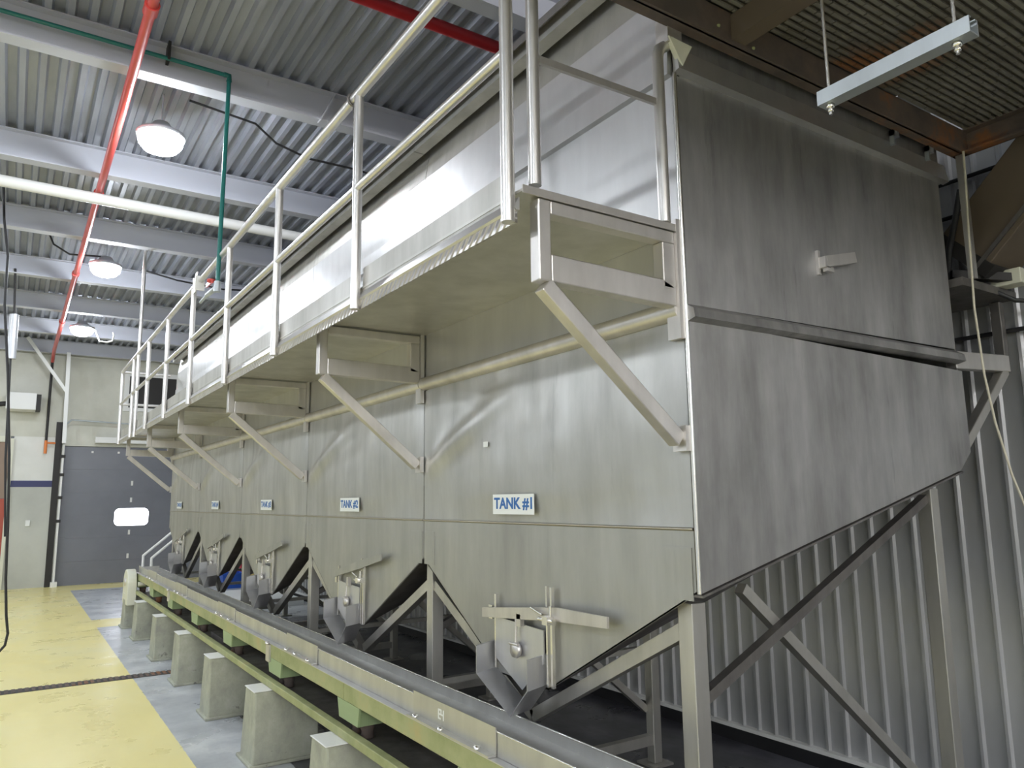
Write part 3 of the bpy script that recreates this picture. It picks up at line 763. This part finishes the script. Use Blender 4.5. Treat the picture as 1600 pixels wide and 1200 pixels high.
# hanging strut
st = Thing('strut_trapeze', 'grey strut channel hung on two threaded rods below the mezzanine', 'strut', (1.78, 1.10, 1.03))
x0, ya, yb, zz = 1.80, .745, 1.145, 1.06
st.part('strut', MB().box(x0 - .021, x0 + .021, ya, yb, zz, zz + .003).box(x0 - .021, x0 - .018, ya, yb, zz + .003, zz + .041).box(x0 + .018, x0 + .021, ya, yb, zz + .003, zz + .041)
        .box(x0 - .018, x0 - .009, ya, yb, zz + .038, zz + .041).box(x0 + .009, x0 + .018, ya, yb, zz + .038, zz + .041), M['galv'])
for yy in (ya + .04, yb - .025):
    st.part('rod', MB().tube([(x0, yy, zz - .03), (x0, yy, MZ + .112)], .0048, 8), M['shiny'])
    st.part('nut', MB().lathe([(.005, 0), (.011, 0), (.011, -.011), (.005, -.011)], (x0, yy, zz), 6).lathe([(.005, -.014), (.008, -.014), (.008, -.022), (.005, -.022)], (x0, yy, zz), 6), M['shiny'])
# rope
pts = [(3.76, 1.665, 1.65), (3.76, 1.668, 1.54), (3.76, 1.68, 1.25), (3.76, 1.692, .87), (3.76, 1.68, .55), (3.76, 1.655, .32), (3.76, 1.61, .08), (3.76, 1.56, -.10), (3.78, 1.46, -.34)]
single('rope', MB().tube(pts, .0055, 8), M['rope'], 'thin pale rope hanging from the mezzanine corner in front of the ribbed wall', 'rope')
# brown chute at the right edge
cu = Thing('screw_chute', 'dark brown sloping chute at the right picture edge above the rear walkway', 'chute', (3.9, 1.70, 1.05))
d = Vector((.0, -.62, .60)); p0 = Vector((4.105, 1.80, 1.22))
cu.part('casing', MB().bar(p0, p0 + d * 1.7, .30, .30), M['brown'], bevel=.006)
cu.part('edge_strip', MB().bar(p0 + Vector((-.155, 0, -.155)), p0 + d * 1.7 + Vector((-.155, 0, -.155)), .012, .02), M['dark_shade_steel'])
cu.part('end_flange', MB().bar(p0 - d * .06, p0 + d * .02, .32, .36), M['dark'])
cu.part('cradle', MB().bar((3.88, 1.84, 1.09), (4.16, 1.58, 1.045), .05, .04).bar((3.895, 1.80, 1.04), (3.895, 1.80, 1.30), .03, .03).bar((4.12, 1.62, 1.025), (4.12, 1.62, 1.2), .03, .03), M['dark'])
single('junction_box', MB().box(4.06, 4.16, 1.60, 1.74, 1.022, 1.10), M['cream'], 'small beige box standing under the brown chute', 'box', bevel=.005)
cb = MB().tube([(3.90, 1.76, 1.52), (3.915, 1.80, 1.40), (3.89, 1.84, 1.22), (3.88, 1.86, 1.06)], .016, 8)
single('hanging_cable', cb, M['rubber'], 'thick black cable hanging beside the near tank corner, left of the rope', 'cable')
cb = MB().tube([(4.05, 1.72, 1.0), (4.12, 1.66, .95), (4.18, 1.56, .93), (4.2, 1.46, .97)], .012, 8)
single('cable_loop', cb, M['rubber'], 'black cable loop sagging below the brown chute', 'cable')
for z, lb in ((1.72, 'topmost black conduit strapped along the ribbed wall beside the mezzanine post'), (1.52, 'black conduit along the ribbed wall, just below the topmost one'), (1.34, 'third black conduit from the top, along the ribbed wall above the walkway'), (.83, 'lowest black conduit, crossing the ribbed wall below the rear walkway')):
    single('wall_conduit', MB().tube([(XW - .04, .9, z), (XW - .04, 2.6, z)], .012, 8), M['rubber'], lb, 'pipe', 'black conduits')

# ------------------------------------------------------------------ pipes under the roof
rp = Thing('sprinkler_pipe', 'bright red sprinkler pipe running along the hall under the roof beams', 'pipe', (.515, 3.0, 3.07), 'overhead pipes')
rp.part('pipe_run', MB().tube([(.515, 2.0, 3.075), (.520, 17.3, 3.075), (.53, 18.05, 3.06), (.532, 18.25, 2.98)], .034, 14), M['red'])
for y in (4.83, 8.25, 11.4, 14.6):
    rp.part('coupling', MB().tube([(.516, y - .05, 3.075), (.516, y + .05, 3.075)], .046, 14), M['red'])
rp.part('drop_pipe', MB().tube([(.532, 18.26, 3.0), (.532, 18.26, 1.32)], .026, 10), M['dark'], label='black drop pipe on the wall')
rp.part('drain_outlet', MB().tube([(.532, 18.26, 1.32), (.532, 18.26, 1.05)], .03, 10).tube([(.532, 18.26, 1.27), (.70, 18.26, 1.27)], .02, 8), M['orange'], label='orange painted outlet')
single('water_pipe', MB().tube([(XL + .1, 7.86, 2.975), (4.2, 8.20, 2.975)], .055, 16), M['white'], 'fat white pipe crossing under the roof behind the nearest round lamp', 'pipe', 'overhead pipes')
single('fire_main', MB().tube([(XL + .1, 4.2, 3.18), (4.2, 4.2, 3.215)], .044, 16), M['dred'], 'thick dark red pipe crossing at the top, behind the walkway rail', 'pipe', 'overhead pipes')
gp = Thing('air_pipe', 'thin teal green pipe along a roof beam, dropping to the walkway rail', 'pipe', (1.178, 5.69, 1.55), 'overhead pipes')
gp.part('pipe_run', MB().tube([(-9.5, 5.69, 3.275), (-1, 5.69, 3.275), (1.178, 5.69, 3.265)], .016, 10), M['green'])
gp.part('drop_pipe', MB().tube([(1.178, 5.69, 3.272), (1.172, 5.69, 2.4), (1.165, 5.69, 1.60)], .016, 10), M['green'])
gp.part('elbow', MB().tube([(1.14, 5.69, 3.266), (1.178, 5.69, 3.266), (1.178, 5.69, 3.22)], .021, 10), M['green'])
gp.part('pipe_clip', MB().box(.735, .755, 5.67, 5.773, 3.255, 3.40), M['dark'])
gp.part('valve', MB().tube([(1.165, 5.69, 1.62), (1.165, 5.69, 1.54)], .026, 10).tube([(1.165, 5.69, 1.58), (1.165, 6.05, 1.60)], .02, 10).tube([(1.165, 6.05, 1.60), (1.165, 6.30, 1.60)], .012, 8), M['galv'])
gp.part('valve_handle', MB().bar((1.145, 5.78, 1.645), (1.145, 5.98, 1.655), .012, .03).lathe([(.001, .01), (.03, .01), (.03, -.01), (.001, -.01)], (1.145, 5.82, 1.655), 10), M['red'], label='red valve handle')
# thin cables under the deck
single('deck_cable', MB().tube([(1.0, 6.3, 3.30), (1.55, 6.35, 3.27), (1.75, 6.4, 3.16), (2.05, 6.42, 3.10), (2.5, 6.45, 3.12), (3.2, 6.5, 3.10), (4.0, 6.5, 3.2)], .010, 6), M['rubber'], 'thin black cable sagging under the roof deck right of the green pipe', 'cable', 'roof cables')
single('deck_cable', MB().tube([(.15, 10.6, 3.36), (.22, 10.6, 3.2), (.40, 10.6, 3.10), (.62, 10.6, 3.12), (.80, 10.62, 3.14)], .012, 6), M['rubber'], 'thin black cable looping to the middle round lamp', 'cable', 'roof cables')
single('deck_cable', MB().tube([(1.25, 10.9, 3.12), (1.7, 10.9, 3.04), (2.3, 10.9, 3.0), (3.0, 10.9, 3.06)], .012, 6), M['rubber'], 'thin black cable right of the tall hanger post under the roof', 'cable', 'roof cables')
single('hanging_hose', MB().tube([(-.30, 9.0, 3.35), (-.26, 9, 2.9), (-.20, 9, 2.52), (-.19, 9, 2.0), (-.11, 9, 1.3), (-.04, 9, .5), (.0, 9, -.2), (.02, 9, -.70), (.05, 9, -1.05), (.075, 9, -1.22), (.06, 9, -1.33), (-.01, 9, -1.42), (-.12, 9, -1.44)], .012, 8), M['rubber'], 'black hose hanging from the roof at the left picture edge, curling near the floor', 'hose')
cd = Thing('cord_drop', 'straight grey conduit hanging from the roof at the left, above the heater box', 'conduit', (-.10, 12, 1.9))
cd.part('rod', MB().tube([(-.17, 12.0, 3.2), (-.135, 12.0, 2.55)], .014, 8), M['dark'])
cd.part('conduit', MB().tube([(-.135, 12.0, 2.56), (-.125, 12.0, 1.95)], .055, 12), M['lampc'])
cd.part('cable', MB().tube([(-.135, 12.0, 1.96), (-.09, 12.0, .6), (-.02, 12, -.4)], .014, 8), M['rubber'])
# hanging white frame and heater box near the far wall
fr = Thing('hanging_brace', 'white steel hanger with a diagonal brace above the dock door corner', 'brace', (.84, 17.9, 1.3))
fr.part('hanger', MB().bar((.80, 17.9, 3.13), (.835, 17.9, 1.25), .07, .07, (0, 1, 0)), M['white'])
fr.part('diagonal', MB().bar((.06, 17.9, 3.38), (.80, 17.9, 2.32), .06, .06, (0, 1, 0)), M['white'])
hb = Thing('unit_heater', 'white wall heater box with a black grille on its right side', 'heater', (.05, 18.1, 1.9))
hb.part('casing', MB().box(-.21, .30, 17.85, 18.39, 1.90, 2.24), M['white'], bevel=.01)
gm = MB().box(.302, .38, 17.88, 18.3, 1.90, 2.22)
hb.part('grille', gm, M['dark'])
hb.part('nozzle', MB().tube([(-.21, 18.05, 2.02), (-.34, 18.05, 2.0)], .05, 10), M['dark'])
single('light_switch', MB().box(.29, .37, YF - .03, YF - .002, -.42, -.30), M['label'], 'small white switch box on the grey wall left of the dock door', 'switch', bevel=.005)
single('wall_pipe', MB().tube([(.86, 18.2, 1.35), (.86, 18.2, 1.66), (.96, 18.2, 1.76), (3.8, 18.2, 1.66)], .018, 8), M['galv'], 'thin grey pipe above the dock door bending up at its left end', 'pipe')
single('cable_tray', MB().box(1.42, 3.6, 18.2, 18.38, 1.30, 1.42), M['white'], 'white box section with a dark top, above the dock door', 'box')

# handrail of steps beyond the tanks
hr = Thing('step_rail', 'pale double handrail sloping up beyond the far end of the tanks', 'handrail', (2.0, 14.5, FL))
for yy, xx in ((14.9, 2.03), (14.1, 2.05)):
    hr.part('rail', MB().tube([(xx, yy, FL), (xx, yy, -.90), (xx + .75, yy, -.25), (xx + .9, yy, -.12)], .024, 10), M['white'])

# floor drain
dr = MB(); x = XL + .2
while x < 1.45:
    dr.box(x, x + .03, 8.31, 8.47, FL + .001, FL + .007); x += .052
fd = Thing('floor_drain', 'narrow slotted steel drain running across the yellow floor', 'drain', (0, 8.39, FL))
fd.part('channel', MB().box(XL + .2, 1.47, 8.305, 8.475, FL, FL + .002), M['dark'])
fd.part('grate', dr, M['rust'])

# things stored beyond the tanks
for nm, cat, lb, bx, m in (
    ('tote', 'tote', 'blue plastic tote on the floor far behind the tank legs', (3.55, 3.95, 15.6, 16.0, FL, -1.36), mat('blue_tote_plastic', (.02, .10, .50), .4)),
    ('carton', 'box', 'yellowish carton beside the blue tote far behind the tank legs', (3.86, 4.20, 15.0, 15.4, FL, -1.22), mat('yellow_carton', (.62, .50, .22), .7)),
    ('red_bin', 'bin', 'dark red bin in the far right corner behind the tanks', (4.0, 4.22, 16.1, 16.5, FL, -1.0), mat('red_bin_plastic', (.45, .03, .06), .45)),
    ('white_pallet', 'pallet', 'white slab lying on the floor behind the far tank legs', (2.9, 4.1, 12.4, 14.4, FL, -1.55), M['label'])):
    a = bx
    th = Thing(nm, lb, cat, ((a[0] + a[1]) / 2, (a[2] + a[3]) / 2, FL))
    if cat in ('tote', 'bin'):
        q = MB(); i_ = .03
        vs = [(a[0] + i_, a[2] + i_, a[4]), (a[1] - i_, a[2] + i_, a[4]), (a[1] - i_, a[3] - i_, a[4]), (a[0] + i_, a[3] - i_, a[4]), (a[0], a[2], a[5]), (a[1], a[2], a[5]), (a[1], a[3], a[5]), (a[0], a[3], a[5])]
        q.add(vs, [(3, 2, 1, 0), (0, 1, 5, 4), (1, 2, 6, 5), (2, 3, 7, 6), (3, 0, 4, 7)])
        th.part('tub', q, m, solid=.008)
        th.part('rim', MB().box(a[0] - .012, a[1] + .012, a[2] - .012, a[2] + .004, a[5] - .03, a[5]).box(a[0] - .012, a[1] + .012, a[3] - .004, a[3] + .012, a[5] - .03, a[5]).box(a[0] - .012, a[0] + .004, a[2], a[3], a[5] - .03, a[5]).box(a[1] - .004, a[1] + .012, a[2], a[3], a[5] - .03, a[5]), m)
    elif cat == 'box':
        th.part('carton_body', MB().box(*a), m, bevel=.006)
        th.part('tape', MB().box((a[0] + a[1]) / 2 - .03, (a[0] + a[1]) / 2 + .03, a[2] - .001, a[3] + .001, a[5] - .05, a[5] + .001), M['brick'])
    else:
        th.part('deck', MB().box(a[0], a[1], a[2], a[3], a[5] - .03, a[5]), m, bevel=.004)
        ft = MB()
        for yy in (a[2], (a[2] + a[3]) / 2 - .05, a[3] - .1): ft.box(a[0], a[1], yy, yy + .1, a[4], a[5] - .03)
        th.part('runner', ft, m)

# ------------------------------------------------------------------ camera, world
cam = bpy.data.cameras.new('camera'); co = link(bpy.data.objects.new('camera', cam))
cam.sensor_width = 36; cam.lens = 1176.08 / 1600 * 36; cam.clip_start = .02
R = ((.83492584, .07282409, .54552314), (-.5502178, .13317374, .82433314), (-.01261805, -.98841358, .1512593))
r_ = [Vector((R[i][0], -R[i][1], -R[i][2])) for i in range(3)]
co.matrix_world = Matrix(((*r_[0], 0), (*r_[1], 0), (*r_[2], H), (0, 0, 0, 1)))
bpy.context.scene.camera = co
w = bpy.data.worlds.new('world'); bpy.context.scene.world = w; w.use_nodes = True
w.node_tree.nodes['Background'].inputs[0].default_value = (.5, .55, .6, 1); w.node_tree.nodes['Background'].inputs[1].default_value = .3
vs_ = bpy.context.scene.view_settings
vs_.view_transform = 'Standard'; vs_.look = 'None'; vs_.exposure = 0.0; vs_.gamma = 1.0; vs_.use_curve_mapping = False
